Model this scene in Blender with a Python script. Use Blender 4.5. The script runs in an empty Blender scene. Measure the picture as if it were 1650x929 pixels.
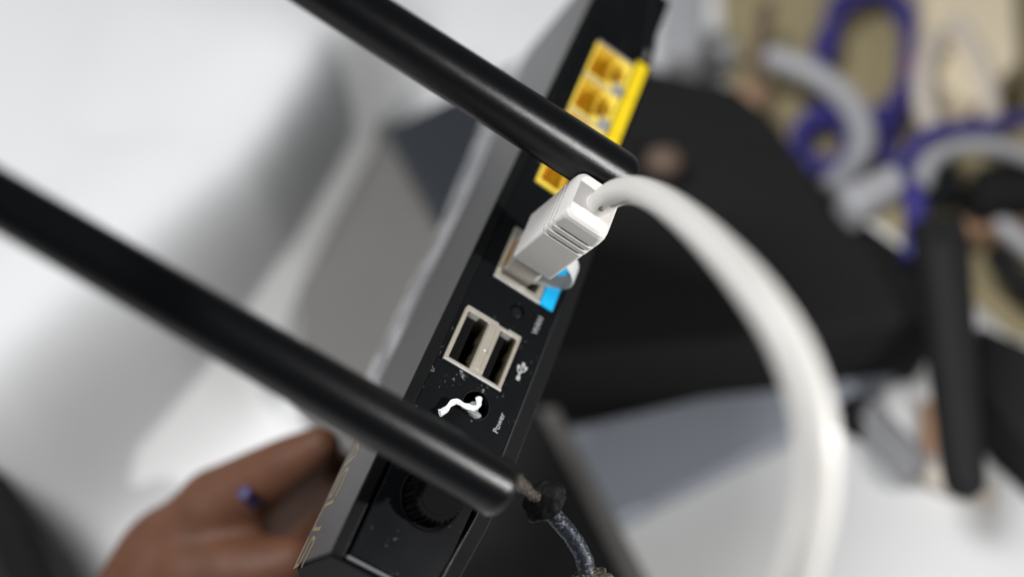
import bpy, bmesh, math, random
from mathutils import Vector, Matrix, noise
random.seed(7)
S = bpy.context.scene
COL = S.collection
PI = math.pi

# ------------------------------------------------------------------ camera
MM = 0.001
PITCH = math.radians(50)
CAM_Z = 0.368
RIGHT = Vector((1, 0, 0))
UP = Vector((0, math.sin(PITCH), math.cos(PITCH)))
BACK = Vector((0, -math.cos(PITCH), math.sin(PITCH)))
CAM = Matrix(((RIGHT.x, UP.x, BACK.x, 0), (RIGHT.y, UP.y, BACK.y, -0.31), (RIGHT.z, UP.z, BACK.z, CAM_Z), (0, 0, 0, 1)))
cd = bpy.data.cameras.new('camera')
cam = bpy.data.objects.new('camera', cd)
COL.objects.link(cam)
cam.matrix_world = CAM
cd.sensor_width = 36
cd.lens = 36 * 1500 / 1650
cd.clip_start, cd.clip_end = 0.01, 50
cd.dof.use_dof = True
cd.dof.focus_distance = 0.211
cd.dof.aperture_fstop = 3.1
cd.dof.aperture_blades = 9
S.camera = cam

# ------------------------------------------------------------------ light
S.view_settings.view_transform = 'Standard'
S.view_settings.look = 'None'
S.view_settings.exposure = 0.0
S.view_settings.gamma = 1.0
W = bpy.data.worlds.new('World')
S.world = W
W.use_nodes = True
W.node_tree.nodes['Background'].inputs[0].default_value = (0.93, 0.97, 1.0, 1)
W.node_tree.nodes['Background'].inputs[1].default_value = 0.09


def area(name, d, dist, size, watts, col, target=Vector((0, 0, -0.2))):
    """a soft lamp; d is its direction from the target in camera axes, metres"""
    l = bpy.data.lights.new(name, 'AREA')
    l.shape = 'RECTANGLE'
    l.size, l.size_y = size
    l.energy = watts
    l.color = col
    o = bpy.data.objects.new(name, l)
    COL.objects.link(o)
    tgt = CAM @ target
    p = CAM.to_3x3() @ (Vector(d).normalized() * dist) + tgt
    o.location = p
    o.rotation_euler = (tgt - p).to_track_quat('-Z', 'Y').to_euler()
    return o


area('desk_lamp', (0.88, -0.15, 0.44), 0.28, (0.012, 0.012), 0.92, (1.0, 0.99, 0.97))
area('left_fill', (-0.50, 0.60, 0.62), 1.4, (0.55, 0.55), 22.5, (0.985, 0.99, 1.0))  # soft fill added from the upper left

# ------------------------------------------------------------------ helpers
F = 1500.0


def Q(x, y, d):
    """the point seen at photo pixel (x, y), d millimetres in front of the lens"""
    return CAM @ (Vector(((x - 825) / F, -(y - 464.5) / F, -1)) * d * MM)


def D(x, y, z=0.0):
    """the point of the horizontal plane at height z (mm) seen at (x, y)"""
    o = CAM.translation
    r = CAM.to_3x3() @ Vector(((x - 825) / F, -(y - 464.5) / F, -1))
    return o + r * ((z * MM - o.z) / r.z)


ROUTER = CAM @ Matrix(((0.823848, 0.339115, 0.454176, -0.0159865), (-0.513362, 0.786091, 0.344267, -0.0157282),
                       (-0.240277, -0.51678, 0.821708, -0.2167832), (0, 0, 0, 1)))


def link(name, me, parent=None, mats=(), smooth=False):
    o = bpy.data.objects.new(name, me)
    COL.objects.link(o)
    for m in mats:
        me.materials.append(m)
    if smooth:
        for p in me.polygons:
            p.use_smooth = True
    if parent:
        o.parent = parent
    return o


def obj(name, bm, mat, parent=None, smooth=False, bevel=0.0, seg=2, auto=False):
    bmesh.ops.recalc_face_normals(bm, faces=bm.faces)
    me = bpy.data.meshes.new(name)
    bm.to_mesh(me)
    bm.free()
    mats = mat if isinstance(mat, (list, tuple)) else [mat]
    o = link(name, me, parent, mats, smooth)
    if bevel:
        b = o.modifiers.new('bevel', 'BEVEL')
        b.width = bevel
        b.segments = seg
        b.limit_method = 'ANGLE'
        b.angle_limit = math.radians(35)
    return o


def thing(name, label, cat, mw=None, group=None):
    o = bpy.data.objects.new(name, None)
    o.empty_display_size = 0.01
    COL.objects.link(o)
    if mw is not None:
        o.matrix_world = mw
    return tag(o, label, cat, group)


def tag(o, label=None, cat=None, group=None, kind=None):
    if label: o['label'] = label
    if cat: o['category'] = cat
    if group: o['group'] = group
    if kind: o['kind'] = kind
    return o


def box(bm, a, b):
    x0, y0, z0 = a
    x1, y1, z1 = b
    v = [bm.verts.new((x, y, z)) for z in (z0, z1) for y in (y0, y1) for x in (x0, x1)]
    for f in ((0, 1, 3, 2), (4, 6, 7, 5), (0, 4, 5, 1), (2, 3, 7, 6), (0, 2, 6, 4), (1, 5, 7, 3)):
        bm.faces.new([v[i] for i in f])


def mbox(a, b):
    """box in millimetres"""
    bm = bmesh.new()
    box(bm, [c * MM for c in a], [c * MM for c in b])
    return bm


def prism(bm, pts, z0, z1):
    lo = [bm.verts.new((p[0], p[1], z0)) for p in pts]
    hi = [bm.verts.new((p[0], p[1], z1)) for p in pts]
    n = len(pts)
    bm.faces.new(lo[::-1])
    bm.faces.new(hi)
    for i in range(n):
        bm.faces.new((lo[i], lo[(i + 1) % n], hi[(i + 1) % n], hi[i]))


def catmull(pts, n=8):
    out = []
    P = [pts[0] * 2 - pts[1]] + list(pts) + [pts[-1] * 2 - pts[-2]]
    for i in range(1, len(P) - 2):
        for k in range(n):
            t = k / n
            a, b, c, d = P[i - 1], P[i], P[i + 1], P[i + 2]
            out.append(0.5 * ((2 * b) + (c - a) * t + (2 * a - 5 * b + 4 * c - d) * t * t + (3 * b - a - 3 * c + d) * t ** 3))
    out.append(pts[-1].copy())
    return out


def tube(bm, pts, rad, seg=16, cap=True, rib=None):
    """round tube along pts; rad is a number or one per point; rib(angle) scales the radius"""
    n = len(pts)
    rr = rad if isinstance(rad, (list, tuple)) else [rad] * n
    t0 = (pts[1] - pts[0]).normalized()
    nx = t0.orthogonal().normalized()
    rings = []
    for i, p in enumerate(pts):
        t = (pts[min(i + 1, n - 1)] - pts[max(i - 1, 0)]).normalized()
        nx = (nx - t * nx.dot(t)).normalized()
        ny = t.cross(nx)
        ring = []
        for k in range(seg):
            a = 2 * PI * k / seg
            r = rr[i] * (rib(a) if rib else 1)
            ring.append(bm.verts.new(p + nx * (r * math.cos(a)) + ny * (r * math.sin(a))))
        rings.append(ring)
    for a, b in zip(rings, rings[1:]):
        for k in range(seg):
            bm.faces.new((a[k], a[(k + 1) % seg], b[(k + 1) % seg], b[k]))
    if cap:
        bm.faces.new(rings[0][::-1])
        bm.faces.new(rings[-1])


def loft(bm, rings, close=True):
    vs = [[bm.verts.new(p) for p in r] for r in rings]
    n = len(vs[0])
    for a, b in zip(vs, vs[1:]):
        for k in range(n):
            bm.faces.new((a[k], a[(k + 1) % n], b[(k + 1) % n], b[k]))
    if close:
        bm.faces.new(vs[0][::-1])
        bm.faces.new(vs[-1])


# ------------------------------------------------------------------ materials
def mat(name, col, rough=0.5, metal=0.0, spec=0.5, var=0.0, vscale=40, bump=0.0, bscale=300, sss=0.0, trans=0.0, coat=0.0,
        rvar=0.0, col2=None, sharp=0.0):
    m = bpy.data.materials.new(name)
    m.use_nodes = True
    nt = m.node_tree
    N, L = nt.nodes, nt.links
    p = N['Principled BSDF']
    p.inputs['Base Color'].default_value = (*col, 1)
    p.inputs['Roughness'].default_value = rough
    p.inputs['Metallic'].default_value = metal
    p.inputs['Specular IOR Level'].default_value = spec
    p.inputs['Transmission Weight'].default_value = trans
    p.inputs['Coat Weight'].default_value = coat
    if sss:
        p.inputs['Subsurface Weight'].default_value = sss
        p.inputs['Subsurface Radius'].default_value = (0.004, 0.0015, 0.0008)
    tc = N.new('ShaderNodeTexCoord')
    if var or col2 or rvar:
        nz = N.new('ShaderNodeTexNoise')
        nz.inputs['Scale'].default_value = vscale
        nz.inputs['Detail'].default_value = 6
        L.new(tc.outputs['Object'], nz.inputs['Vector'])
        if var or col2:
            mx = N.new('ShaderNodeMix')
            mx.data_type = 'RGBA'
            c2 = col2 or tuple(max(0, c * (1 - var)) for c in col)
            c1 = col if col2 else tuple(min(1, c * (1 + var)) for c in col)
            mx.inputs[6].default_value = (*c1, 1)
            mx.inputs[7].default_value = (*c2, 1)
            if sharp:
                mp_ = N.new('ShaderNodeMapRange')
                mp_.inputs[1].default_value = sharp
                mp_.inputs[2].default_value = sharp + 0.14
                L.new(nz.outputs['Fac'], mp_.inputs[0])
                L.new(mp_.outputs[0], mx.inputs[0])
            else:
                L.new(nz.outputs['Fac'], mx.inputs[0])
            L.new(mx.outputs[2], p.inputs['Base Color'])
        if rvar:
            mr = N.new('ShaderNodeMapRange')
            mr.inputs[3].default_value = max(0.02, rough - rvar)
            mr.inputs[4].default_value = min(1, rough + rvar)
            L.new(nz.outputs['Fac'], mr.inputs[0])
            L.new(mr.outputs[0], p.inputs['Roughness'])
    if bump:
        nb = N.new('ShaderNodeTexNoise')
        nb.inputs['Scale'].default_value = bscale
        nb.inputs['Detail'].default_value = 4
        L.new(tc.outputs['Object'], nb.inputs['Vector'])
        bp = N.new('ShaderNodeBump')
        bp.inputs['Strength'].default_value = bump
        bp.inputs['Distance'].default_value = 0.0003
        L.new(nb.outputs['Fac'], bp.inputs['Height'])
        L.new(bp.outputs['Normal'], p.inputs['Normal'])
    return m


def scuffed(name, col, rough, spots, dust=(0.35, 0.35, 0.34), speck=0.62, spec=0.08):
    """black plastic with small scratched or dusty patches at given places (x, y, z, radius in mm, object space)"""
    m = mat(name, col, rough, bump=0.12, bscale=2500, rvar=0.1, vscale=120, spec=spec)
    nt = m.node_tree
    N, L = nt.nodes, nt.links
    p = N['Principled BSDF']
    tc = N['Texture Coordinate']
    total = None
    for (x, y, z, r) in spots:
        vd = N.new('ShaderNodeVectorMath')
        vd.operation = 'DISTANCE'
        vd.inputs[1].default_value = (x * MM, y * MM, z * MM)
        L.new(tc.outputs['Object'], vd.inputs[0])
        mr = N.new('ShaderNodeMapRange')
        mr.inputs[1].default_value = 0
        mr.inputs[2].default_value = r * MM
        mr.inputs[3].default_value = 1
        mr.inputs[4].default_value = 0
        L.new(vd.outputs['Value'], mr.inputs[0])
        if total is None:
            total = mr.outputs[0]
        else:
            ad = N.new('ShaderNodeMath')
            ad.operation = 'MAXIMUM'
            L.new(total, ad.inputs[0])
            L.new(mr.outputs[0], ad.inputs[1])
            total = ad.outputs[0]
    mp = N.new('ShaderNodeMapping')
    mp.inputs['Scale'].default_value = (1, 0.45, 1)
    L.new(tc.outputs['Object'], mp.inputs['Vector'])
    nz = N.new('ShaderNodeTexNoise')
    nz.inputs['Scale'].default_value = 950
    nz.inputs['Detail'].default_value = 8
    nz.inputs['Distortion'].default_value = 1.5
    L.new(mp.outputs['Vector'], nz.inputs['Vector'])
    # speckle over the whole face plus dense scratches at the spots
    ad = N.new('ShaderNodeMath')
    ad.operation = 'MULTIPLY_ADD'
    L.new(total, ad.inputs[0])
    ad.inputs[1].default_value = 0.11
    L.new(nz.outputs['Fac'], ad.inputs[2])
    rp = N.new('ShaderNodeMapRange')
    rp.inputs[1].default_value = speck + 0.06
    rp.inputs[2].default_value = speck + 0.16
    L.new(ad.outputs[0], rp.inputs[0])
    mx = N.new('ShaderNodeMix')
    mx.data_type = 'RGBA'
    mx.inputs[6].default_value = (*col, 1)
    mx.inputs[7].default_value = (*dust, 1)
    L.new(rp.outputs[0], mx.inputs[0])
    L.new(mx.outputs[2], p.inputs['Base Color'])
    return m


M = dict(
    case=scuffed('grey_black_case', (0.007, 0.0073, 0.0076), 0.34, [(-4.4, 5, -24, 4)], speck=0.70, spec=0.13),
    satin=mat('satin_grey_lid_edge', (0.030, 0.030, 0.032), 0.3, spec=0.45, var=0.1, vscale=300, bump=0.1, bscale=2500),
    gloss=mat('mottled_grey_lid', (0.16, 0.16, 0.17), 0.25, spec=0.6, col2=(0.42, 0.42, 0.44), vscale=70, sharp=0.42),  # two greys mottled by noise
    panel=scuffed('black_panel', (0.0055, 0.006, 0.007), 0.36,
                  [(-2.5, -4, 0, 6), (-2.5, 1, 0, 4), (6, -2, 0, 3.0), (12, -2, 0, 3), (2, 14.5, 0, 2.5), (14, 15, 0, 2)], speck=0.625),
    strip=mat('black_strip', (0.006, 0.0065, 0.007), 0.4, spec=0.15, bump=0.2, bscale=2500, rvar=0.08),
    black=mat('black_plastic', (0.006, 0.006, 0.0065), 0.4, spec=0.2, bump=0.2, bscale=2200),
    hole=mat('dark_inside', (0.005, 0.005, 0.006), 0.6, spec=0.05),
    lit_edge=mat('lit_edge_grey', (0.16, 0.165, 0.17), 0.45),
    tongue=mat('black_tongue', (0.005, 0.005, 0.006), 0.4, spec=0.12),
    tin=mat('tinned_steel', (0.62, 0.57, 0.48), 0.36, metal=0.7, var=0.12, vscale=400, bump=0.2, bscale=900, rvar=0.1),
    tin_shaded=mat('tinned_steel_shaded', (0.20, 0.165, 0.105), 0.42, metal=0.85, var=0.35, vscale=500),  # darker copy of the steel, shade in the slots put into its colour
    steel=mat('bright_steel', (0.66, 0.65, 0.63), 0.42, metal=0.7, rvar=0.08, vscale=300),
    gold=mat('gold_contact', (0.75, 0.5, 0.18), 0.3, metal=1.0),
    logo=mat('gold_logo', (0.34, 0.25, 0.13), 0.38, metal=0.6, var=0.2, vscale=600),
    yellow=mat('yellow_label', (0.80, 0.58, 0.012), 0.42),
    yplast=mat('yellow_socket', (0.90, 0.66, 0.085), 0.45, var=0.15, vscale=200),
    blue=mat('blue_label', (0.0, 0.42, 0.80), 0.45),
    print=mat('white_print', (0.38, 0.38, 0.38), 0.6, var=0.25, vscale=1500),
    antenna=mat('satin_black_antenna', (0.003, 0.0033, 0.004), 0.26, spec=0.32, bump=0.2, bscale=3600, rvar=0.03, vscale=900),
    white=mat('white_cable_pvc', (0.70, 0.68, 0.645), 0.42, sss=0.08, var=0.03, vscale=60, bump=0.1, bscale=1500, rvar=0.08),
    boot=mat('white_plug_boot', (0.68, 0.66, 0.635), 0.48, sss=0.08, var=0.03, vscale=200, bump=0.15, bscale=1800),
    groove=mat('grey_groove', (0.42, 0.41, 0.40), 0.6),
    clip=mat('milky_clip', (0.78, 0.79, 0.80), 0.25, sss=0.2, trans=0.25),
    ink=mat('black_ink', (0.03, 0.03, 0.035), 0.6),
    scrap=mat('white_scrap', (0.82, 0.82, 0.82), 0.7, var=0.08, vscale=1200, bump=0.6, bscale=1400),
    dusty=mat('dusty_pin', (0.30, 0.31, 0.33), 0.6, var=0.6, vscale=800),
    coax=mat('grimy_coax', (0.02, 0.025, 0.035), 0.4, spec=0.3, col2=(0.22, 0.22, 0.215), vscale=1300, sharp=0.56, bump=0.7, bscale=1400, metal=0.2),
    braid=mat('corroded_braid', (0.035, 0.03, 0.026), 0.6, col2=(0.20, 0.17, 0.115), vscale=1700, sharp=0.5, bump=1.0, bscale=1800, metal=0.4),
    tape=mat('black_tape_lump', (0.004, 0.004, 0.004), 0.6, spec=0.12, bump=0.8, bscale=900),
    skin=mat('brown_skin', (0.135, 0.057, 0.031), 0.55, spec=0.28, sss=0.08, var=0.3, vscale=110, bump=0.7, bscale=700),
    nail=mat('fingernail', (0.42, 0.22, 0.17), 0.3),
    desk=mat('white_desk', (0.74, 0.74, 0.74), 0.55, var=0.015, vscale=12, bump=0.05, bscale=500),
    sheet=mat('shade_sheet', (0.80, 0.80, 0.80), 0.8, var=0.015, vscale=30, bump=0.1, bscale=1500),
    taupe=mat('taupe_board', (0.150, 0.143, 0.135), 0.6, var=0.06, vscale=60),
    slate=mat('slate_cover', (0.020, 0.024, 0.031), 0.55, var=0.12, vscale=60),
    matte=mat('matte_black', (0.016, 0.016, 0.016), 0.6, spec=0.08, var=0.15, vscale=90, bump=0.2, bscale=900),
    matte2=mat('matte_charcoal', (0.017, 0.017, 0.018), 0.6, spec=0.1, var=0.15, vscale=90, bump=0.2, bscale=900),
    silver=mat('bluish_silver', (0.35, 0.375, 0.43), 0.45, metal=0.15, var=0.05, vscale=40),
    silver2=mat('pale_silver_edge', (0.42, 0.45, 0.50), 0.4, metal=0.15),
    kraft=mat('kraft_board', (0.33, 0.275, 0.155), 0.75, var=0.12, vscale=30, bump=0.3, bscale=300),
    kraft_lit=mat('lit_kraft', (0.76, 0.65, 0.47), 0.75, var=0.1, vscale=30),
    brown=mat('brown_wood', (0.13, 0.085, 0.06), 0.6, var=0.3, vscale=60),
    navy=mat('blue_violet_cable', (0.040, 0.034, 0.20), 0.4, var=0.1, vscale=80),
    violet=mat('dull_violet', (0.055, 0.045, 0.15), 0.5),
    grey=mat('pale_grey_cable', (0.37, 0.37, 0.385), 0.45, var=0.04, vscale=80),
    cream=mat('cream_cable', (0.56, 0.50, 0.43), 0.45, var=0.04, vscale=80),
    red=mat('red_plastic', (0.65, 0.05, 0.07), 0.45),
    copper=mat('copper_brown', (0.30, 0.18, 0.11), 0.5, var=0.15, vscale=200),
)

# ------------------------------------------------------------------ the setting
bm = bmesh.new()
box(bm, (-1.1, -0.8, -0.03), (1.1, 0.9, 0))
tag(obj('desk', bm, M['desk'], bevel=0.004), kind='structure')


def slab(name, px, z0, z1, m, parent=None, bevel=0.002, zref=None):
    """a solid lying on the desk; its outline is given where it is seen at height z1 (mm)"""
    bm = bmesh.new()
    prism(bm, [D(x, y, z1 if zref is None else zref) for x, y in px], z0 * MM, z1 * MM)
    return obj(name, bm, m, parent, bevel=bevel)


# ------------------------------------------------------------------ the router
T = thing('router', 'black router held up sideways with its rear panel of sockets towards the camera', 'router', ROUTER)


def mm(*p):
    return Vector(p) * MM


# casing: profile in (u, w) lofted along v
def lerp_tab(tab, x):
    for (a, b), (c, d) in zip(tab, tab[1:]):
        if x <= c:
            t = max(0, (x - a) / (c - a))
            return b + (d - b) * t
    return tab[-1][1]


RIDGE = [(-51, 28.5), (-20, 30), (12, 32), (75, 36), (120, 47), (156, 60)]
RSIDE = [(-51, 24.0), (-43, 24.8), (-30, 26.6), (-13, 27.4), (27, 27.4), (70, 26.4), (110, 24.0), (130, 21.7), (147, 18.0), (156, 16)]
def drop(v):
    return lerp_tab([(-51, 13.0), (-12, 13.0), (4, 1.7), (156, 1.7)], v)


bm = bmesh.new()
rings = []
for v in [-51, -47, -43, -36, -30, -22, -13, 0, 13, 27, 45, 60, 75, 90, 110, 120, 130, 140, 147, 152, 156]:
    rd = lerp_tab(RIDGE, v)
    ru = lerp_tab(RSIDE, v)
    prof = [(-4.4, -0.0), (-4.4, -rd * 0.5), (-4.4, -rd + 0.6), (-4.25, -rd), (-4.25 + drop(v), -rd - 34), (ru * 0.7, -rd - 74),
            (ru - 3, -rd - 64), (ru, -rd - 50), (ru, -8), (ru, -2.6), (ru - 4.6, 0.0), (ru - 4.9, -0.9), (-1.4, -0.9), (-1.4, 0)]
    rings.append([mm(u, v, w) for u, w in prof])
vs = [[bm.verts.new(p) for p in r] for r in rings]
n = len(vs[0])
for a, b in zip(vs, vs[1:]):
    for k in range(n):
        if k == 11:      # open where the rear panel sits
            continue
        bm.faces.new((a[k], a[(k + 1) % n], b[(k + 1) % n], b[k]))
for ring, s in ((vs[0], 1), (vs[-1], -1)):
    bm.faces.new(ring[::s])
cas = obj('casing', bm, [M['case'], M['satin']], T, bevel=0.0004)
for p in cas.data.polygons:
    if p.normal.x < -0.9: p.material_index = 1
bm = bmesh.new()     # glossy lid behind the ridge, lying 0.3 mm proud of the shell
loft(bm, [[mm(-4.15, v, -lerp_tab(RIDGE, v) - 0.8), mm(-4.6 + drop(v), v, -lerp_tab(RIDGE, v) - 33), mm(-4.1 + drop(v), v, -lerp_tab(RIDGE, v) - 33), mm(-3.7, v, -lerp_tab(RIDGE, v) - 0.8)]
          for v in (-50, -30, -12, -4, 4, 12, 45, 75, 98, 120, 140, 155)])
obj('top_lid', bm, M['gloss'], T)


# rear panel: one plate with real openings
def plate(bm, outer, rects, circs, w, depth):
    """flat plate between outer = (u0, u1, v0, v1), rectangular holes, round holes (u, v, r)"""
    holes = list(rects) + [(u - r * 1.25, u + r * 1.25, v - r * 1.25, v + r * 1.25) for u, v, r in circs]
    us = sorted({outer[0], outer[1]} | {h[0] for h in holes} | {h[1] for h in holes})
    vs_ = sorted({outer[2], outer[3]} | {h[2] for h in holes} | {h[3] for h in holes})
    cache = {}

    def V(u, v, ww=w):
        k = (round(u, 4), round(v, 4), round(ww, 4))
        if k not in cache:
            cache[k] = bm.verts.new(mm(u, v, ww))
        return cache[k]
    for a, b in zip(us, us[1:]):
        for c, d in zip(vs_, vs_[1:]):
            cu, cv = (a + b) / 2, (c + d) / 2
            if any(h[0] < cu < h[1] and h[2] < cv < h[3] for h in holes):
                continue
            bm.faces.new((V(a, c), V(b, c), V(b, d), V(a, d)))
    for h in rects:
        q = [(h[0], h[2]), (h[1], h[2]), (h[1], h[3]), (h[0], h[3])]
        for i in range(4):
            a, b = q[i], q[(i + 1) % 4]
            bm.faces.new((V(*a), V(*b), V(b[0], b[1], w - depth), V(a[0], a[1], w - depth)))
    for u, v, r in circs:
        nseg = 32
        R2 = r * 1.25
        sq, ci, cb = [], [], []
        for k in range(nseg):
            a = 2 * PI * k / nseg + PI / 4
            c, s = math.cos(a), math.sin(a)
            f = R2 / max(abs(c), abs(s))
            sq.append((u + c * f, v + s * f))
            ci.append((u + c * r, v + s * r))
        cv_ = [bm.verts.new(mm(x, y, w)) for x, y in ci]
        cbv = [bm.verts.new(mm(x, y, w - depth)) for x, y in ci]
        sv = [V(x, y) for x, y in sq]
        for k in range(nseg):
            j = (k + 1) % nseg
            bm.faces.new((sv[k], sv[j], cv_[j], cv_[k]))
            bm.faces.new((cv_[k], cv_[j], cbv[j], cbv[k]))


USB = (0.0, 16.0, 0.0, 14.7)
WAN = (3.1, 16.6, 26.4, 42.2)
LAN = (3.0, 16.2, 58.4, 115.9)
JACK = (12.1, -6.5, 3.5)
BTN = (12.6, 21.2, 1.9)
bm = bmesh.new()
plate(bm, (-1.4, 22.4, -22.4, 119.9), [USB, WAN, LAN], [JACK, BTN], -0.4, 2.0)
box(bm, mm(-1.4, -22.4, -1.2), mm(-1.0, 119.9, -0.41))
box(bm, mm(22.0, -22.4, -1.2), mm(22.4, 119.9, -0.41))
obj('rear_panel', bm, M['panel'], T)
# blank far end of the rear face, plate round the antenna socket, dark sheet standing in for shade behind the openings
bm = bmesh.new()
box(bm, mm(-1.39, 120.3, -1.2), mm(19.5, 150, -0.3))
obj('end_panel', bm, M['panel'], T)
bm = bmesh.new()
prism(bm, [mm(-0.6, -49.6, 0), mm(18.6, -49.8, 0), mm(20.2, -40, 0), mm(21.0, -22.9, 0), mm(-0.6, -22.9, 0)], -0.0008, 0.0)
obj('antenna_plate', bm, M['panel'], T, bevel=0.0003)
bm = bmesh.new()
loft(bm, [[mm(u_, v_, w_) for u_, w_ in ((-3.9, -0.6), (-3.9, -27), (8, -60), (23.2, -60), (23.2, -4), (19, -0.6))] for v_ in (-51.5, -50.8)])
obj('end_shade_plate', bm, M['hole'], T, bevel=0.0004)  # dark plate added over the end face, its deep shade put into colour
bm = bmesh.new()
box(bm, mm(-0.9, -50.6, -0.8), mm(18.4, -49.9, 0.35))
obj('lit_edge_line', bm, M['lit_edge'], T, bevel=0.0003)  # grey bar for the bright edge line, highlight put into its colour
obj('dark_backing', mbox((-1.3, -22, -16), (22.2, 119, -14)), M['hole'], T)


def rect_frame(outer, inner_list, w0, w1):
    """solid plate (w0..w1) with rectangular openings"""
    bm = bmesh.new()
    plate(bm, outer, inner_list, [], w1, w1 - w0)
    q = [(outer[0], outer[2]), (outer[1], outer[2]), (outer[1], outer[3]), (outer[0], outer[3])]
    for i in range(4):
        a, b = q[i], q[(i + 1) % 4]
        vs = [bm.verts.new(mm(a[0], a[1], w1)), bm.verts.new(mm(b[0], b[1], w1)), bm.verts.new(mm(b[0], b[1], w0)), bm.verts.new(mm(a[0], a[1], w0))]
        bm.faces.new(vs)
    bmesh.ops.remove_doubles(bm, verts=bm.verts, dist=1e-7)
    return bm


# --- double usb socket
slots = [(1.1, 6.9, 0.55, 13.75), (10.4, 15.1, 0.55, 13.75)]
u = obj('usb_socket', rect_frame((0.05, 15.95, 0.05, 14.65), slots, -9, 0.35), M['tin'], T, bevel=0.00025)
# divider, seam and lips of the metal shell
obj('divider', mbox((7.15, 1.0, -2), (9.0, 13.4, 0.55)), M['tin'], u, bevel=0.0002)
obj('divider', mbox((9.15, 1.0, -2), (10.2, 13.4, 0.48)), M['tin'], u, bevel=0.0002)
obj('lip', mbox((0.0, -0.75, -0.2), (16.1, 0.0, 0.75)), M['steel'], u, bevel=0.0002)
bm = bmesh.new()
box(bm, mm(0.4, 14.75, -0.2), mm(9.3, 15.15, 0.12))
box(bm, mm(12.2, 14.75, -0.2), mm(15.9, 15.15, 0.12))
obj('lip', bm, M['steel'], u)
bm = bmesh.new()
tube(bm, [mm(8.5, 6.6, 0.5), mm(8.5, 6.6, 0.75), mm(8.5, 6.6, 0.9)], [0.42 * MM, 0.38 * MM, 0.15 * MM], 14)
obj('rivet', bm, M['steel'], u, smooth=True)
for s in slots:
    mid = s[0] + (s[1] - s[0]) * 0.47
    obj('tongue', mbox((s[0] + 0.45, s[2] + 0.4, -9), (mid, s[3] - 0.5, -1.2)), M['tongue'], u, bevel=0.0002)
    obj('back_wall', mbox((s[0] - 0.1, s[2] - 0.1, -9.6), (s[1] + 0.1, s[3] + 0.1, -8.8)), M['hole'], u)
    bm = bmesh.new()
    for k in range(2):   # spring tabs bent inwards from the shell
        v0 = s[2] + 2.2 + 5.2 * k
        vs = [bm.verts.new(mm(*p)) for p in ((s[1] - 0.02, v0, -1.2), (s[1] - 0.02, v0 + 2.6, -1.2), (s[1] - 0.75, v0 + 2.2, -4.6), (s[1] - 0.75, v0 + 0.4, -4.6),
                                             (s[1] + 0.05, v0, -1.5), (s[1] + 0.05, v0 + 2.6, -1.5), (s[1] - 0.55, v0 + 2.2, -4.9), (s[1] - 0.55, v0 + 0.4, -4.9))]
        for f in ((0, 1, 2, 3), (7, 6, 5, 4), (0, 4, 5, 1), (1, 5, 6, 2), (2, 6, 7, 3), (3, 7, 4, 0)):
            bm.faces.new([vs[i] for i in f])
    obj('spring_tab', bm, M['tin_shaded'], u)
    bm = bmesh.new()
    vs = [bm.verts.new(mm(*p)) for p in ((s[0] + 0.3, s[3] + 0.02, 0.37), (s[0] + 3.2, s[3] + 0.02, 0.37), (s[0] + 2.9, s[3] - 0.75, -1.0), (s[0] + 0.6, s[3] - 0.75, -1.0),
                                         (s[0] + 0.3, s[3] + 0.3, 0.0), (s[0] + 3.2, s[3] + 0.3, 0.0), (s[0] + 2.9, s[3] - 0.5, -1.3), (s[0] + 0.6, s[3] - 0.5, -1.3))]
    for f in ((0, 1, 2, 3), (7, 6, 5, 4), (0, 4, 5, 1), (1, 5, 6, 2), (2, 6, 7, 3), (3, 7, 4, 0)):
        bm.faces.new([vs[i] for i in f])
    obj('spring_tab', bm, M['steel'], u)
    obj('inner_wall', mbox((s[1] - 0.03, s[2], -8.5), (s[1] + 0.2, s[3], -0.3)), M['tin_shaded'], u)

# --- wan socket (round the white plug)
wn = obj('wan_socket', rect_frame(WAN, [(WAN[0] + 1.3, WAN[1] - 1.5, WAN[2] + 1.5, WAN[3] - 1.3)], -9, 0.3), M['tin'], T, bevel=0.00025)
obj('lip', mbox((WAN[0] - 0.1, WAN[2] - 0.7, -0.2), (WAN[1] + 0.2, WAN[2], 0.8)), M['steel'], wn, bevel=0.0002)
obj('back_wall', mbox((WAN[0] + 1.2, WAN[2] + 1.4, -9.4), (WAN[1] - 1.4, WAN[3] - 1.2, -8.8)), M['hole'], wn)

# --- four lan sockets
pitch = (LAN[3] - LAN[2]) / 4
for k in range(4):
    v0 = LAN[2] + pitch * k
    op = [(LAN[0] + 0.7, 10.8, v0 + 1.2, v0 + pitch - 1.2), (10.8, 13.4, v0 + 3.0, v0 + pitch - 3.0), (13.4, 15.0, v0 + 4.6, v0 + pitch - 4.6)]
    ls = obj('lan_socket', rect_frame((LAN[0] + 0.02, LAN[1], v0 + 0.05, v0 + pitch - 0.05), op[:1] + op[1:], -7.5, 0.1), M['yplast'], T, bevel=0.0002)
    obj('shield_strip', mbox((LAN[0], v0 + pitch - 1.0, 0.11), (LAN[1] - 0.3, v0 + pitch + 0.2 * (k < 3) - 0.1, 0.45)), M['steel'], ls, bevel=0.0001)
    obj('shield_strip', mbox((12.6, v0 + 0.3, 0.11), (LAN[1], v0 + 3.9, 0.4)), M['steel'], ls, bevel=0.0001)
    obj('back_wall', mbox((LAN[0] + 0.3, v0 + 0.8, -7.4), (15.2, v0 + pitch - 0.8, -6.6)), M['yplast'], ls)
    for c in range(8):
        vv = v0 + 3.3 + c * 1.02
        bm = bmesh.new()
        vs = [mm(LAN[0] + 1.2, vv, -0.9), mm(LAN[0] + 4.6, vv, -5.5)]
        tube(bm, vs, 0.2 * MM, 6)
        obj('contact', bm, M['gold'], ls)
bm = bmesh.new()
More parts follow.
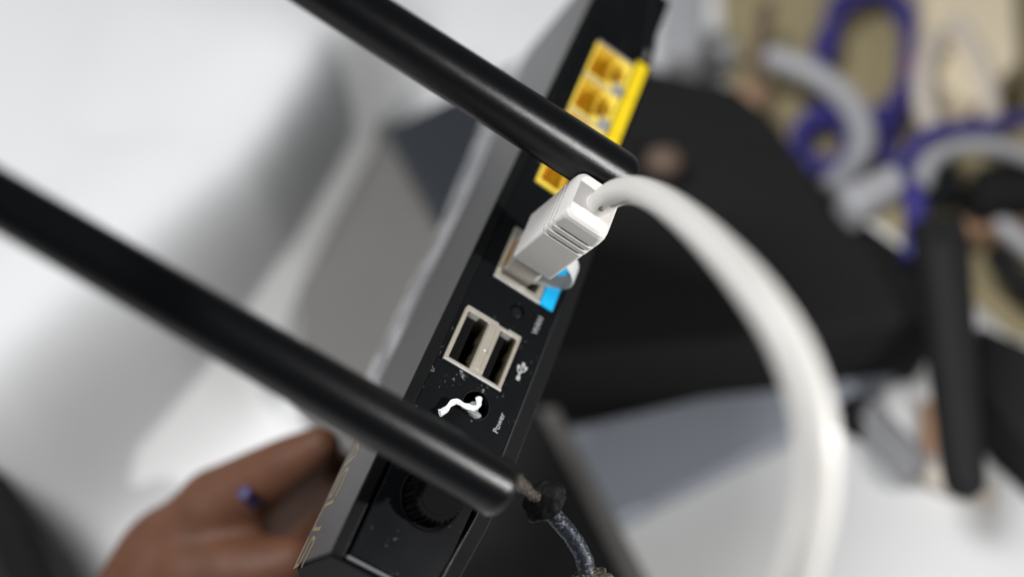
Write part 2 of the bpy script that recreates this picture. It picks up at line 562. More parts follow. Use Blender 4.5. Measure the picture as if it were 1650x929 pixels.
for k in range(4):
    v0 = LAN[2] + (119 - LAN[2]) / 4 * k
    box(bm, mm(16.9, v0 + 0.12, -0.4), mm(20.9, v0 + (119 - LAN[2]) / 4 - 0.12, 0.06))
obj('yellow_label', bm, M['yellow'], T)
obj('blue_label', mbox((17.0, 26.2, -0.4), (20.9, 42.0, 0.06)), M['blue'], T)

# --- reset button
bm = bmesh.new()
tube(bm, [mm(12.6, 21.2, -3), mm(12.6, 21.2, -0.9), mm(12.6, 21.2, -0.65)], [1.6 * MM, 1.6 * MM, 1.3 * MM], 24)
obj('round_button', bm, M['black'], T, bevel=0.0002, smooth=False)

# --- power socket with a stub of white plastic in it
bm = bmesh.new()
tube(bm, [mm(12.1, -6.5, -7.5), mm(12.1, -6.5, -7.0)], [3.6 * MM, 3.6 * MM], 32)
ps = obj('power_socket', bm, M['hole'], T)
bm = bmesh.new()
tube(bm, [mm(12.1, -6.5, -7.2), mm(12.1, -6.5, -1.4), mm(12.1, -6.6, -0.9)], [1.25 * MM, 1.25 * MM, 0.8 * MM], 20)
obj('pin', bm, M['dusty'], ps, smooth=True)
bm = bmesh.new()
ringp = []
for k in range(33):
    a = 2 * PI * k / 32
    ringp.append(mm(12.1 + 3.55 * math.cos(a), -6.5 + 3.55 * math.sin(a), -0.36))
tube(bm, ringp, 0.18 * MM, 8, cap=False)
obj('rim', bm, M['strip'], ps, smooth=True)
# crumb of dust lying in the socket mouth
bm = bmesh.new()
bmesh.ops.create_icosphere(bm, subdivisions=3, radius=1.0)
for v in bm.verts:
    d = v.co.normalized()
    v.co = mm(12.9 + 2.2 * d.x, -8.1 + 1.0 * d.y, -1.6 + 0.9 * d.z) + d * 0.3 * MM * noise.noise(d * 3)
obj('dust_crumb', bm, M['dusty'], ps, smooth=True)


# --- print
def text(name, s, size, origin, xdir, ydir, m, parent, sx=1.0, thick=0.02):
    c = bpy.data.curves.new(name, 'FONT')
    c.body = s
    c.size = size * MM
    c.extrude = thick * MM
    c.align_x = 'CENTER'
    c.align_y = 'CENTER'
    tmp = bpy.data.objects.new('tmp', c)
    COL.objects.link(tmp)
    me = bpy.data.meshes.new_from_object(tmp.evaluated_get(bpy.context.evaluated_depsgraph_get()))
    bpy.data.objects.remove(tmp)
    x, y = Vector(xdir).normalized(), Vector(ydir).normalized()
    z = x.cross(y)
    R = Matrix((x, y, z)).transposed().to_4x4()
    me.transform(Matrix.Translation(mm(*origin)) @ R @ Matrix.Diagonal((sx, 1, 1, 1)))
    me.name = name
    return link(name, me, parent, [m])


AL, AC = (0, 1, 0), (-1, 0, 0)
text('power_lettering', 'Power', 2.0, (19.0, -7.4, -0.33), AL, AC, M['print'], T)
text('wan_lettering', 'WAN', 2.1, (18.9, 20.8, -0.33), AL, AC, M['print'], T)
text('lan_lettering', 'LAN', 2.1, (18.9, 123.2, -0.25), AL, AC, M['print'], T)
# usb trident, drawn as thin raised print
bm = bmesh.new()
o0 = mm(19.2, 7.2, -0.36)


def stroke(bm, pts, wid, z0, z1, org, ax, ay):
    for (a, b) in zip(pts, pts[1:]):
        a, b = Vector(a), Vector(b)
        d = (b - a).normalized()
        p = Vector((-d.y, d.x)) * wid / 2
        q = [a - d * wid * 0.3 - p, b + d * wid * 0.3 - p, b + d * wid * 0.3 + p, a - d * wid * 0.3 + p]
        lo = [bm.verts.new(org + ax * (c.x * MM) + ay * (c.y * MM) + ax.cross(ay) * z0 * MM) for c in q]
        hi = [bm.verts.new(org + ax * (c.x * MM) + ay * (c.y * MM) + ax.cross(ay) * z1 * MM) for c in q]
        bm.faces.new(lo[::-1])
        bm.faces.new(hi)
        for i in range(4):
            bm.faces.new((lo[i], lo[(i + 1) % 4], hi[(i + 1) % 4], hi[i]))


ax, ay = Vector((0, 1, 0)), Vector((-1, 0, 0))
stroke(bm, [(-1.9, 0), (2.0, 0)], 0.34, 0, 0.05, o0, ax, ay)
stroke(bm, [(-0.9, 0), (-0.1, 0.9), (0.7, 0.9)], 0.30, 0, 0.052, o0, ax, ay)
stroke(bm, [(-0.3, 0), (0.5, -0.9), (1.2, -0.9)], 0.30, 0, 0.054, o0, ax, ay)
stroke(bm, [(-2.2, 0), (-1.6, 0)], 0.95, 0, 0.056, o0, ax, ay)
stroke(bm, [(1.7, 0), (2.2, 0)], 0.8, 0, 0.058, o0, ax, ay)
stroke(bm, [(0.6, 0.9), (1.05, 0.9)], 0.75, 0, 0.06, o0, ax, ay)
stroke(bm, [(1.2, -0.9), (1.6, -0.9)], 0.75, 0, 0.062, o0, ax, ay)
obj('usb_symbol', bm, M['print'], T)
# gold maker's name on the slim upper side: A S U S, letters 8 mm tall, read away from the sockets' near end
bm = bmesh.new()
org = mm(-4.4, -17.5, -27.2)
lx, ly = Vector((0, -1, 0)), Vector((0, 0, 1))
H = 7.2
letters = [
    [[(0, 0), (5.2, H), (6.6, H), (8.0, 0)], [(2.6, 2.8), (7.2, 2.8)]],
    [[(17.0, H), (10.6, H), (9.6, H * 0.55), (16.2, H * 0.45), (16.4, 0), (9.2, 0)]],
    [[(18.6, H), (18.6, 0.4), (24.6, 0.4), (25.4, H)]],
    [[(34.4, H), (28.0, H), (27.2, H * 0.55), (33.6, H * 0.45), (33.8, 0), (26.8, 0)]],
]
e = 0
for L_ in letters:
    for pl in L_:
        stroke(bm, pl, 0.95, 0, 0.05 + e * 0.004, org, lx, ly)
        e += 1
obj('gold_lettering', bm, M['logo'], T)

# --- ribbed stub where the antenna used to screw on
bm = bmesh.new()
c0 = (10.7, -31.2)
tube(bm, [mm(*c0, 0.0), mm(*c0, 4.6), mm(*c0, 5.2)], [6.1 * MM, 5.9 * MM, 5.5 * MM], 120, rib=lambda a: 1 + 0.045 * (1 if math.sin(a * 30) > 0 else -1))
cn = obj('antenna_connector', bm, M['hole'], T)
bm = bmesh.new()
tube(bm, [mm(*c0, 5.0), mm(*c0, 5.35)], [4.6 * MM, 4.4 * MM], 32)
obj('connector_core', bm, M['hole'], cn)
bm = bmesh.new()
ringp = [mm(c0[0] + 6.9 * math.cos(2 * PI * k / 48), c0[1] + 6.9 * math.sin(2 * PI * k / 48), 0.1) for k in range(49)]
tube(bm, ringp, 0.35 * MM, 8, cap=False)
obj('connector_rim', bm, M['hole'], cn, smooth=True)


# ------------------------------------------------------------------ the two loose antennas
def antenna(name, near, far, r0, r1, label):
    t = thing(name, label, 'antenna', Matrix.Translation(near), 'black stick antennas of the router')
    d = (far - near)
    L = d.length
    d = d / L
    bm = bmesh.new()
    prof = [(0.0, 0.92), (0.0002, 0.96), (0.0006, 0.99), (0.0022, 1.0)]
    pts = [d * p for p, _ in prof]
    rr = [r0 * k for _, k in prof]
    for k in range(1, 25):
        s = k / 24
        pts.append(d * (0.0022 + (L - 0.0022) * s))
        rr.append(r0 + (r1 - r0) * s)
    for k in range(1, 7):     # rounded tip
        a = k / 6 * PI / 2
        pts.append(d * (L + r1 * math.sin(a)))
        rr.append(max(r1 * math.cos(a), 0.0002))
    tube(bm, pts, rr, 48)
    obj('shaft', bm, M['antenna'], t, smooth=True)
    return t, d


nearA = Q(806, 788, 188)
farA = Q(-62, 287, 145)
tA, dA = antenna('antenna', nearA, farA, 6.0 * MM, 4.6 * MM, 'lower black antenna torn off and hanging by its grimy wire')
nearB = Q(1000, 290, 222)
farB = Q(330, -139, 171)
tB, dB = antenna('antenna', nearB, farB, 6.65 * MM, 5.1 * MM, 'upper black antenna with shiny stripe crossing the yellow sockets')
# torn wire on the lower antenna
inv = Matrix.Translation(-nearA)


def A_(x, y, d):
    return Q(x, y, d) - nearA


bm = bmesh.new()
pts = catmull([A_(820, 772, 190), A_(834, 774, 194), A_(846, 784, 198), A_(858, 796, 202), A_(872, 806, 205)], 6)
tube(bm, pts, [(1.1 + 0.4 * noise.noise(p * 900)) * MM for p in pts], 14)
for v in bm.verts:
    v.co += v.normal * 0 + Vector((noise.noise(v.co * 1500), noise.noise(v.co * 1500 + Vector((5, 5, 5))), 0)) * 0.35 * MM
obj('bare_wire', bm, M['braid'], tA, smooth=True)
bm = bmesh.new()
for k in range(9):      # frayed strands at the break
    a = k * 0.7
    st = A_(828 + 3 * math.sin(a), 770 + 9 * math.cos(a), 189)
    tube(bm, [st, st + A_(840 + random.uniform(-8, 10), 768 + random.uniform(-14, 18), 191) - A_(832, 770, 189)], 0.22 * MM, 5)
obj('frayed_strands', bm, M['braid'], tA)
bm = bmesh.new()
bmesh.ops.create_icosphere(bm, subdivisions=4, radius=1.0)
X, Y, Z = CAM.to_3x3() @ Vector((0.75, -0.66, 0)), CAM.to_3x3() @ Vector((0.66, 0.75, 0)), BACK
cen = A_(877, 806, 206)
for v in bm.verts:
    d = v.co.normalized()
    k = 1 + 0.28 * noise.noise(d * 1.6 + Vector((3, 1, 2))) + 0.10 * noise.noise(d * 5)
    q = d * k
    q.x = max(-0.95, min(0.95, q.x))
    v.co = cen + (X * q.x * 4.0 + Y * q.y * 5.1 + Z * q.z * 3.9) * MM
obj('tape_lump', bm, M['tape'], tA, smooth=True)
bm = bmesh.new()
pts = catmull([A_(880, 815, 206), A_(900, 838, 206), A_(920, 862, 206), A_(936, 888, 206), A_(944, 912, 206), A_(946, 940, 206), A_(925, 985, 206)], 8)
tube(bm, pts, [(1.95 + 0.12 * noise.noise(p * 700)) * MM for p in pts], 20)
obj('wire_jacket', bm, M['coax'], tA, smooth=True)
bm = bmesh.new()
bmesh.ops.create_icosphere(bm, subdivisions=4, radius=1.0)
cen = A_(958, 940, 206)
for v in bm.verts:
    d = v.co.normalized()
    k = 1 + 0.3 * noise.noise(d * 2) + 0.15 * noise.noise(d * 7)
    v.co = cen + (CAM.to_3x3() @ Vector((d.x * 4.6, d.y * 3.4, d.z * 3.5))) * k * MM
obj('corroded_lump', bm, M['braid'], tA, smooth=True)

# ------------------------------------------------------------------ white cable plugged into the blue socket
EC = thing('ethernet_cable', 'white network cable with ribbed plug half out of the blue-marked socket', 'cable', ROUTER)


def rrect(cu, cv, du, dv, r, w, n=5):
    out = []
    for sx, sy, a0 in ((1, 1, 0), (-1, 1, PI / 2), (-1, -1, PI), (1, -1, 1.5 * PI)):
        for k in range(n + 1):
            a = a0 + k / n * PI / 2
            out.append(mm(cu + sx * (du / 2 - r) + r * math.cos(a), cv + sy * (dv / 2 - r) + r * math.sin(a), w))
    return out


# boot: rounded box with two grooves near its outer end
PC = (8.6, 34.5)
bm = bmesh.new()
tab = [(9.3, 10.6, 13.6, 0.5), (9.7, 11.1, 14.0, 0.8), (14, 11.3, 13.9, 0.9), (23.9, 11.4, 13.3, 1.0)]
for g in range(3):
    w0 = 24.0 + g * 2.3
    tab += [(w0, 11.4, 13.3, 1.0), (w0 + 0.05, 9.0, 10.7, 1.0), (w0 + 0.85, 9.0, 10.7, 1.0), (w0 + 0.9, 11.7, 13.4, 1.2), (w0 + 2.25, 11.7, 13.4, 1.2)]
tab += [(33.0, 11.6, 13.3, 1.6), (34.0, 11.2, 12.9, 2.0), (34.6, 10.1, 11.8, 2.2)]
loft(bm, [rrect(PC[0] + 0.034 * (w - 9) * 0 , PC[1] + 0.0 * w, a, b, r, w) for w, a, b, r in tab])
obj('plug_boot', bm, M['boot'], EC, smooth=False, bevel=0.00018, seg=2)
boot = EC.children[-1] if EC.children else None
for o in COL.objects:
    if o.name == 'plug_boot': boot = o
# printed line on the side, mould seam
obj('printed_line', mbox((PC[0] - 5.62, 35.2, 12.5), (PC[0] - 5.49, 35.7, 22.5)), M['groove'], boot)
obj('metal_tip', mbox((4.7, 28.9, -7), (12.6, 40.3, 9.4)), M['steel'], EC, bevel=0.0004)
bm = bmesh.new()
for k in range(8):
    v0 = 30.6 + k * 1.02
    box(bm, mm(4.45, v0 - 0.25, -6), mm(4.75, v0 + 0.25, 2.0))
obj('contacts', bm, M['gold'], EC)
# latch: a bent strip springing out on the label side
bm = bmesh.new()
path = catmull([mm(12.4, 0, -2), mm(15.2, 0, 0.8), mm(18.0, 0, 3.0), mm(19.9, 0, 5.8), mm(19.8, 0, 9.0), mm(17.8, 0, 12.0), mm(14.2, 0, 14.6)], 6)
rr_ = []
for i, p in enumerate(path):
    t = (path[min(i + 1, len(path) - 1)] - path[max(i - 1, 0)]).normalized()
    nn = Vector((t.z, 0, -t.x))
    hv = (1.7 + 0.9 * (i / len(path))) * MM
    th = 0.36 * MM
    rr_.append([p + nn * th + mm(0, 32.6, 0) - Vector((0, hv, 0)), p + nn * th + mm(0, 32.6, 0) + Vector((0, hv, 0)),
                p - nn * th + mm(0, 32.6, 0) + Vector((0, hv, 0)), p - nn * th + mm(0, 32.6, 0) - Vector((0, hv, 0))])
loft(bm, rr_)
obj('latch', bm, M['clip'], EC, smooth=False, bevel=0.0003)

RI = ROUTER.inverted()


def C_(x, y, d):
    return RI @ Q(x, y, d)


bm = bmesh.new()
ctl = [mm(PC[0] + 0.6, PC[1] + 0.0, 32.5), mm(PC[0] + 0.8, PC[1] + 0.1, 35.4), C_(992, 311, 200), C_(1024, 307, 189), C_(1064, 322, 175), C_(1112, 357, 160), C_(1160, 403, 148), C_(1210, 460, 138), C_(1262, 536, 132), C_(1297, 618, 129),
       C_(1314, 700, 128), C_(1314, 790, 129), C_(1296, 880, 131), C_(1262, 980, 136), C_(1200, 1120, 145)]
pts = catmull(ctl, 10)
tube(bm, pts, 2.95 * MM, 32)
from mathutils.bvhtree import BVHTree
bvh = BVHTree.FromBMesh(bm)
cb = obj('cable_jacket', bm, M['white'], EC, smooth=True)
# print on the jacket: short dark strokes laid on its surface
fl = bmesh.new()
co = RI @ CAM.translation
for (x, y, x2, y2) in ((964, 338, 967, 334), (967, 339, 972, 338), (968, 336, 970, 332), (984, 333, 989, 331), (989, 333, 998, 328), (999, 328, 1006, 325), (1007, 326, 1015, 324)):
    ends = []
    for a_, b_ in ((x, y), (x2, y2)):
        d_ = (C_(a_, b_, 200) - co).normalized()
        hit = bvh.ray_cast(co, d_)
        if hit[0] is not None:
            ends.append(hit[0] + hit[1] * 0.02 * MM)
    if len(ends) == 2:
        tube(fl, ends, 0.16 * MM, 6)
obj('printed_mark', fl, M['ink'], cb)

# white torn strip in the power socket
bm = bmesh.new()


def PW(x, y, w):
    o = CAM.translation
    r = CAM.to_3x3() @ Vector(((x - 825) / F, -(y - 464.5) / F, -1))
    nrm = ROUTER.to_3x3() @ Vector((0, 0, 1))
    p0 = ROUTER @ mm(0, 0, w)
    return o + r * ((p0 - o).dot(nrm) / r.dot(nrm))


ctl = [PW(772, 641, 0.0), PW(770, 654, 0.6), PW(762, 658, 0.9), PW(750, 654, 1.4), PW(736, 647, 1.6), PW(727, 650, 1.4), PW(717, 660, 1.0), PW(708, 664, 0.8)]
pts = catmull(ctl, 6)
rad = [(0.66 + 0.22 * noise.noise(p * 600) + (0.25 if i > len(pts) * 0.8 else 0)) * MM for i, p in enumerate(pts)]
tube(bm, pts, rad, 6)
nrm = (ROUTER.to_3x3() @ Vector((0, 0, 1))).normalized()
for v in bm.verts:
    v.co += Vector((noise.noise(v.co * 900), noise.noise(v.co * 900 + Vector((9, 0, 0))), noise.noise(v.co * 900 + Vector((0, 9, 0))))) * 0.3 * MM
tag(obj('plastic_scrap', bm, M['scrap']), 'crooked torn white scrap sticking out of the power socket', 'scrap')

# ------------------------------------------------------------------ the hand behind the router
def body(name, joints, edges, m):
    """one continuous skin grown over a skeleton: tapered limbs between joints, fused into a single surface"""
    bm = bmesh.new()
    for a_, b_ in edges:
        (p, r), (q_, t_) = joints[a_], joints[b_]
        p, q_ = Vector(p), Vector(q_)
        n_ = 7
        tube(bm, [p.lerp(q_, k / n_) for k in range(n_ + 1)], [(r + (t_ - r) * k / n_) * MM for k in range(n_ + 1)], 20)
    for p, r in joints:
        bmesh.ops.create_icosphere(bm, subdivisions=3, radius=r * MM, matrix=Matrix.Translation(p))
    o = obj(name, bm, m, smooth=True)
    rm = o.modifiers.new('one_surface', 'REMESH')
    rm.mode = 'VOXEL'
    rm.voxel_size = 0.0018
    rm.use_smooth_shade = True
    sm_ = o.modifiers.new('smooth', 'SMOOTH')
    sm_.factor = 0.5
    sm_.iterations = 14
    return o


J = [
    (Q(305, 925, 314), 26), (Q(238, 1035, 318), 26), (Q(165, 1190, 325), 30),                # palm, wrist, forearm
    (Q(358, 826, 306), 16), (Q(418, 781, 300), 12.0), (Q(474, 746, 294), 9.6), (Q(517, 718, 290), 6.8),   # index finger
    (Q(330, 930, 298), 16), (Q(378, 924, 292), 13), (Q(430, 918, 288), 11), (Q(474, 905, 286), 8.5),       # thumb
    (Q(372, 860, 318), 16), (Q(430, 818, 316), 13), (Q(486, 778, 311), 11.5), (Q(532, 756, 308), 8.5),      # middle
    (Q(372, 905, 326), 14), (Q(436, 876, 334), 11.5), (Q(490, 850, 336), 10), (Q(532, 830, 330), 8),      # ring
    (Q(360, 955, 330), 13), (Q(425, 930, 340), 11), (Q(480, 900, 342), 9.5), (Q(520, 880, 336), 7.5),    # little
]
E_ = [(0, 1), (1, 2), (0, 3), (3, 4), (4, 5), (5, 6), (0, 7), (7, 8), (8, 9), (9, 10), (0, 11), (11, 12), (12, 13), (13, 14),
      (0, 15), (15, 16), (16, 17), (17, 18), (0, 19), (19, 20), (20, 21), (21, 22)]
hd = body('hand', J, E_ + [(3, 11), (11, 15), (15, 19), (1, 7), (1, 19)], M['skin'])
tag(hd, 'brown hand gripping the router from behind, thumb below its pointing finger', 'hand')

bm = bmesh.new()
pts = catmull([Q(392, 792, 281), Q(404, 802, 285), Q(424, 820, 300)], 5)
tube(bm, pts, 2.3 * MM, 16)  # violet reflection by the fingers, made as a short added tube
tag(obj('violet_glint', bm, M['violet'], smooth=True, bevel=0.0006), 'short stub shaped for the blue violet glint under the pointing finger', 'stub')

# ------------------------------------------------------------------ things on the desk, out of focus
def cable(name, ctl, r, m, label, cat='cable', group=None):
    bm = bmesh.new()
    pts = catmull(ctl, 8)
    tube(bm, pts, r * MM, 16)
    return tag(obj(name, bm, m, smooth=True), label, cat, group)


# added white sheet at the left; its fold is shaped to give grey shade
FOLD = [(690, -60), (650, 120), (590, 290), (490, 480), (340, 650), (140, 800), (-80, 930)]


def smooth(t_):
    t_ = max(0.0, min(1.0, t_))
    return t_ * t_ * (3 - 2 * t_)


def fold_height(x, y):
    best = None
    for (ax_, ay_), (bx_, by_) in zip(FOLD, FOLD[1:]):
        dx, dy = bx_ - ax_, by_ - ay_
        L2 = dx * dx + dy * dy
        t_ = ((x - ax_) * dx + (y - ay_) * dy) / L2
        tc_ = max(0, min(1, t_))
        px_, py_ = ax_ + dx * tc_, ay_ + dy * tc_
        d_ = math.hypot(x - px_, y - py_)
        sgn = 1 if (dx * (y - ay_) - dy * (x - ax_)) < 0 else -1
        if best is None or d_ < best[0]:
            best = (d_, sgn, py_)
    d_, sgn, py_ = best
    dd_ = d_ * sgn          # positive on the right of the fold line
    hgt = 78 * smooth((py_ + 60) / 360.0) * (1 - 0.2 * smooth((py_ - 600) / 300))
    wr = 62 + 50 * max(0, min(1, (py_ - 400) / 300))
    if dd_ > wr: k_ = 0
    elif dd_ > -wr: k_ = 0.5 - 0.5 * math.sin(dd_ / wr * PI / 2)
    else: k_ = 1 - smooth((-dd_ - wr) / 420.0)
    return 1.2 + hgt * k_ + 1.2 * noise.noise(Vector((x / 180.0, y / 180.0, 0)))


bm = bmesh.new()
NX, NY = 70, 80
gv = []
for j in range(NY + 1):
    row = []
    for i in range(NX + 1):
        y = -260 + 1260 * j / NY
        x = -420 + (985 - 0.40 * (y - 90) + 420) * i / NX
        p = D(x, y)
        p.z += max(0.6, fold_height(x, y)) * MM
        row.append(bm.verts.new(p))
    gv.append(row)
for j in range(NY):
    for i in range(NX):
        bm.faces.new((gv[j][i], gv[j][i + 1], gv[j + 1][i + 1], gv[j + 1][i]))
sh = obj('shade_sheet', bm, M['sheet'], smooth=True)
sm = sh.modifiers.new('thickness', 'SOLIDIFY')
sm.thickness = 0.0005
tag(sh, 'white sheet added on the desk at the left, its fold shaped for grey shade', 'sheet')

# taupe box and slate book at the left
t = thing('cardboard_box', 'taupe box standing on the white desk left of the router', 'box', Matrix.Translation(D(600, 450)))
bm = bmesh.new()
prism(bm, [D(x, y, 24) - D(600, 450) for x, y in ((530, 232), (640, 190), (830, 260), (760, 480), (600, 740), (476, 640), (486, 430))], 0.002, 0.024)
obj('body', bm, M['taupe'], t, bevel=0.002)
sl = slab('slate_book', ((622, 205), (850, 95), (960, 240), (705, 352)), 24.5, 34, M['slate'])
tag(sl, 'slate dark book lying partly on the taupe box', 'book')

# black box with the silver case in front of it
t = thing('black_box', 'large matte black box on the desk right of the router', 'box', Matrix.Translation(D(1200, 400)))
o0 = D(1200, 400)
bm = bmesh.new()
top = [(1010, 80), (1063, 112), (1188, 140), (1244, 186), (1321, 290), (1375, 340), (1457, 398), (1540, 430), (1540, 508), (1250, 545), (860, 580)]
prism(bm, [D(x, y, 55) - o0 for x, y in top], 0.003, 0.055)
obj('body', bm, M['matte'], t, bevel=0.003)

t2 = slab('silver_case', ((905, 690), (1285, 603), (1484, 553), (1484, 585), (1352, 645), (1292, 688), (1000, 838), (930, 830)), 1, 14, M['silver'])
tag(t2, 'flat bluish silver case lying along the front of the black box', 'case')
bm = bmesh.new()
prism(bm, [D(x, y, 14.5) - D(1100, 750) * 0 for x, y in ((1040, 806), (1290, 676), (1292, 683), (1042, 815))], 0.0139, 0.0147)
obj('pale_seam', bm, M['silver2'], t2)

# flat dark slab with a taupe band along its right side
t = thing('dark_slab', 'flat dark slab with a taupe band on the desk below the router', 'dark_slab', Matrix.Translation(D(900, 800)))
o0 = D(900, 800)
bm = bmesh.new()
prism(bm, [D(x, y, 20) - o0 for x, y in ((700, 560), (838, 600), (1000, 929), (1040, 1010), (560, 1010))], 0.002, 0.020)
obj('slab_body', bm, M['matte2'], t, bevel=0.002)
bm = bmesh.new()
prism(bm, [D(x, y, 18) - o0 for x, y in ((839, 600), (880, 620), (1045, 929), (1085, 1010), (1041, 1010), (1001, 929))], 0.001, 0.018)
obj('taupe_band', bm, M['taupe'], t, bevel=0.002)

# black paddle antenna at the right
pa = thing('paddle_antenna', 'thick black paddle antenna lying at the right beside the black box', 'antenna', Matrix.Translation(Q(1515, 392, 396)))
bm = bmesh.new()
a, b = Vector((0, 0, 0)), Q(1553, 772, 366) - Q(1515, 392, 396)
dd = b.normalized()
pts, rr = [], []
for k in range(17):
    s = k / 16
    pts.append(b * s)
    rr.append((11.4 - 3.6 * s) * MM)
for k in range(1, 6):
    an = k / 5 * PI / 2
    pts.append(b + dd * 7.8 * MM * math.sin(an))
    rr.append(max(7.8 * MM * math.cos(an), 0.0003))
tube(bm, pts, rr, 28)
obj('paddle', bm, M['matte2'], pa, smooth=True)
bm = bmesh.new()
tube(bm, [Vector((-0.009, 0.002, -0.002)), Vector((0.009, 0.002, 0.002))], 9.5 * MM, 24)
obj('hinge', bm, M['matte'], pa, bevel=0.001)


# kraft board and blocks at the back right
kb = slab('cork_board', ((1150, -90), (1900, -160), (1900, 560), (1640, 540), (1500, 420), (1180, 150)), 0.5, 5, M['kraft'])
tag(kb, 'tan board lying on the desk under the tangle of cables', 'board')
pk = slab('lit_patch', ((1490, -60), (1620, -80), (1632, 120), (1560, 190), (1478, 130)), 5.2, 40, M['kraft_lit'], zref=30)  # bright light on the board put into a pale block
tag(pk, 'pale block for the brightly lit part of the tan board behind cream cables', 'lit_patch')
ad = slab('power_adapter', ((1574, 262), (1700, 248), (1700, 318), (1580, 332)), 5.3, 34, M['matte'], bevel=0.004)
tag(ad, 'black power adapter on the tan board behind the brown strip', 'adapter')
po = slab('pouch', ((1484, 258), (1545, 244), (1560, 316), (1494, 332)), 5.3, 16, M['slate'], bevel=0.004)
tag(po, 'small dark pouch on the tan board under the grey cable arch', 'pouch')
g1 = slab('grey_block', ((1070, -30), (1142, -30), (1134, 84), (1074, 92)), 0.5, 42, M['grey'], bevel=0.004)
tag(g1, 'pale grey block beyond the far end of the router', 'block')


def coil(name, cx, cy, rx, ry, tilt, turns, r, z, m, label, a0=0.0, a1=2 * PI, cat='cable', group=None, spread=6):
    """several turns of cable bundled together, lying at height z (mm) round the spot seen at (cx, cy)"""
    ctl = []
    nseg = 22
    for t_ in range(turns):
        for k in range(nseg):
            a = a0 + (a1 - a0) * k / nseg
            dx, dy = rx * math.cos(a), ry * math.sin(a)
            x = cx + dx * math.cos(tilt) - dy * math.sin(tilt) + random.uniform(-spread, spread)
            y = cy + dx * math.sin(tilt) + dy * math.cos(tilt) + random.uniform(-spread, spread)
            ctl.append(D(x, y, z + (t_ % 3) * r * 1.8 + random.uniform(-0.5, 0.5)))
    return cable(name, ctl, r, m, label, cat, group)


coil('blue_cable', 1397, 92, 72, 112, 0.15, 9, 2.3, 12, M['navy'], 'coiled blue violet cable standing tallest in the tangle', spread=15)
coil('blue_cable', 1330, 226, 40, 46, 0.4, 8, 2.2, 9, M['navy'], 'small coil of blue cable under the thick pale grey cable', spread=14)
cable('blue_cable', [D(1450, 190, 14), D(1425, 235, 16), D(1446, 270, 40), D(1470, 310, 66), D(1476, 360, 66), D(1470, 420, 60)], 5.0, M['navy'],
      'blue cable dropping down beside the black box corner')
cable('blue_cable', [D(1462, 262, 42), D(1490, 222, 46), D(1545, 208, 46), D(1610, 202, 44), D(1720, 170, 30)], 4.6, M['navy'],
      'blue cable passing above the grey arch to the right edge')
cable('grey_cable', [D(1236, 92, 30), D(1275, 104, 31), D(1330, 132, 31), D(1372, 172, 30), D(1390, 222, 28), D(1376, 268, 26), D(1340, 304, 24)], 7.2, M['grey'],
      'thick pale grey cable curving round above the white plug')
cable('grey_cable', [D(1484, 300, 40), D(1498, 262, 44), D(1540, 238, 46), D(1600, 236, 46), D(1680, 262, 40)], 4.6, M['grey'],
      'grey cable arching over the dark pouch')
cable('cream_cable', [D(1512, 60, 46), D(1490, 110, 44), D(1488, 160, 40), D(1500, 205, 36), D(1530, 232, 36)], 6.0, M['cream'],
      'cream cable hanging down in front of the bright patch of board')
cable('cream_cable', [D(1540, 40, 44), D(1568, 84, 42), D(1588, 140, 38), D(1596, 190, 34), D(1592, 228, 34)], 6.0, M['cream'],
      'cream cable curving down right of the bright patch of board')
wp = slab('white_plug', ((1350, 300), (1443, 256), (1468, 294), (1386, 342)), 55.5, 72, M['grey'], bevel=0.004)
tag(wp, 'blunt white plug lying on the edge of the black box', 'plug')
rc = slab('red_clip', ((1464, 96), (1482, 92), (1486, 140), (1468, 146)), 5.2, 22, M['red'], bevel=0.002)
tag(rc, 'small red clip beside the tall blue coil', 'clip')
cable('brown_cable', [D(1236, 10, 30), D(1228, 50, 30), D(1222, 100, 28), D(1212, 140, 26)], 4.5, M['brown'], 'brown cable stub behind the thick grey cable')
bm = bmesh.new()
bmesh.ops.create_icosphere(bm, subdivisions=3, radius=0.008)
for v in bm.verts:
    v.co = Vector((v.co.x * 1.2, v.co.y * 1.6, v.co.z))
k = obj('copper_plug', bm, M['copper'], smooth=True)
k.location = D(1210, 158, 28)
tag(k, 'rounded copper coloured plug end at the brown cable', 'plug')
bm = bmesh.new()
bmesh.ops.create_icosphere(bm, subdivisions=3, radius=0.009)
k = obj('grey_ball', bm, M['grey'], smooth=True)
k.location = D(1166, 88, 12)
tag(k, 'small round grey ball next to the pale grey block', 'ball')
bm = bmesh.new()
bmesh.ops.create_icosphere(bm, subdivisions=3, radius=0.010)
for v in bm.verts:
    v.co = Vector((v.co.x * 0.9, v.co.y * 0.9, v.co.z * 0.7))
k = obj('wooden_ball', bm, M['brown'], smooth=True)
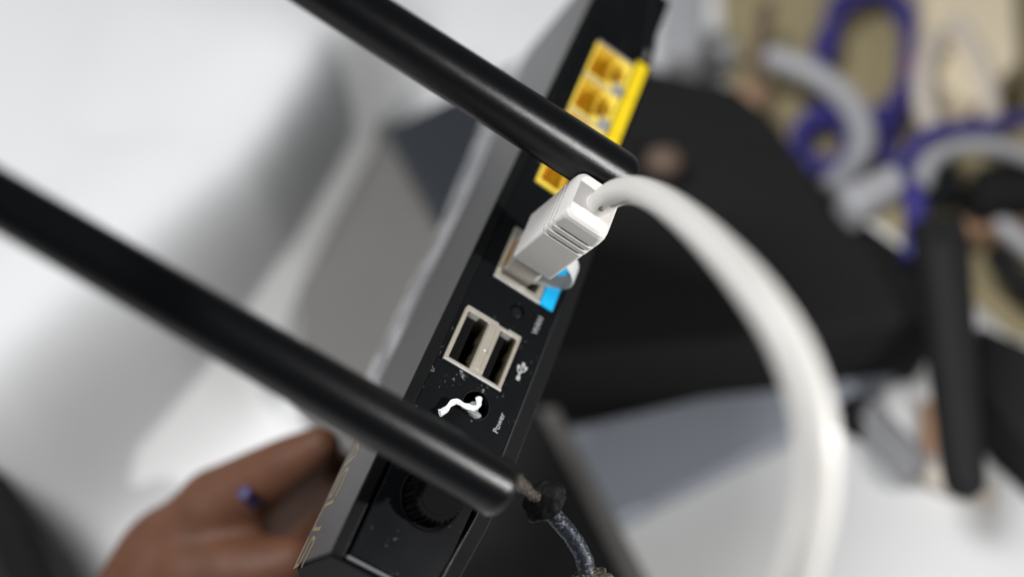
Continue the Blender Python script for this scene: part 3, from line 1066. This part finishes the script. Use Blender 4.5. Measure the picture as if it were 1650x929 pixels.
k.location = D(1070, 262, 62)
tag(k, 'brown wooden ball on the black box behind the white cable', 'ball')

# right edge
bs = slab('brown_strip', ((1548, 352), (1700, 318), (1700, 346), (1552, 380)), 5.2, 20, M['copper'])
tag(bs, 'brown wooden strip in front of the black adapter', 'strip')
cable('white_cable', [D(1596, 350, 18), D(1625, 372, 18), D(1660, 402, 16), D(1720, 450, 10)], 5.0, M['grey'], 'white cable end at the right edge under the brown strip')
dg = slab('charcoal_case', ((1578, 520), (1760, 600), (1760, 800), (1640, 690), (1574, 610)), 0.5, 30, M['matte2'])
tag(dg, 'charcoal case at the right edge behind the paddle antenna', 'case')
cable('black_cable', [D(1606, 410, 24), D(1620, 430, 26), D(1650, 458, 28), D(1740, 520, 20)], 6.5, M['matte'], 'thick black cable slanting down at the right edge')
# plugs lying under the paddle antenna
t = thing('cable_plug', 'white cable plug lying on the desk under the paddle antenna', 'plug', Matrix.Translation(D(1440, 710)))
o0 = D(1440, 710)
bm = bmesh.new()
prism(bm, [D(x, y, 14) - o0 for x, y in ((1384, 668), (1420, 642), (1508, 742), (1474, 768))], 0.001, 0.014)
obj('plug_body', bm, M['grey'], t, bevel=0.003)
bm = bmesh.new()
tube(bm, catmull([D(1480, 742, 7) - o0, D(1500, 764, 6) - o0, D(1530, 780, 5) - o0, D(1600, 800, 5) - o0], 6), 0.005, 14)
obj('plug_cable', bm, M['cream'], t, smooth=True)
k = slab('copper_strip', ((1486, 640), (1514, 640), (1512, 742), (1490, 744)), 1, 10, M['copper'])
tag(k, 'copper brown strip between the white plug and the paddle antenna', 'strip')
k = slab('black_wedge', ((1344, 606), (1386, 618), (1398, 690), (1352, 668)), 0.6, 13, M['matte'])
tag(k, 'black wedge between the silver case and the white plug', 'wedge')

# black bag corner at the lower left
k = slab('black_bag', ((-160, 640), (-12, 740), (40, 830), (92, 960), (60, 1100), (-300, 1100)), 0.6, 60, M['matte'], bevel=0.012)
tag(k, 'black bag corner at the lower left of the desk', 'bag')
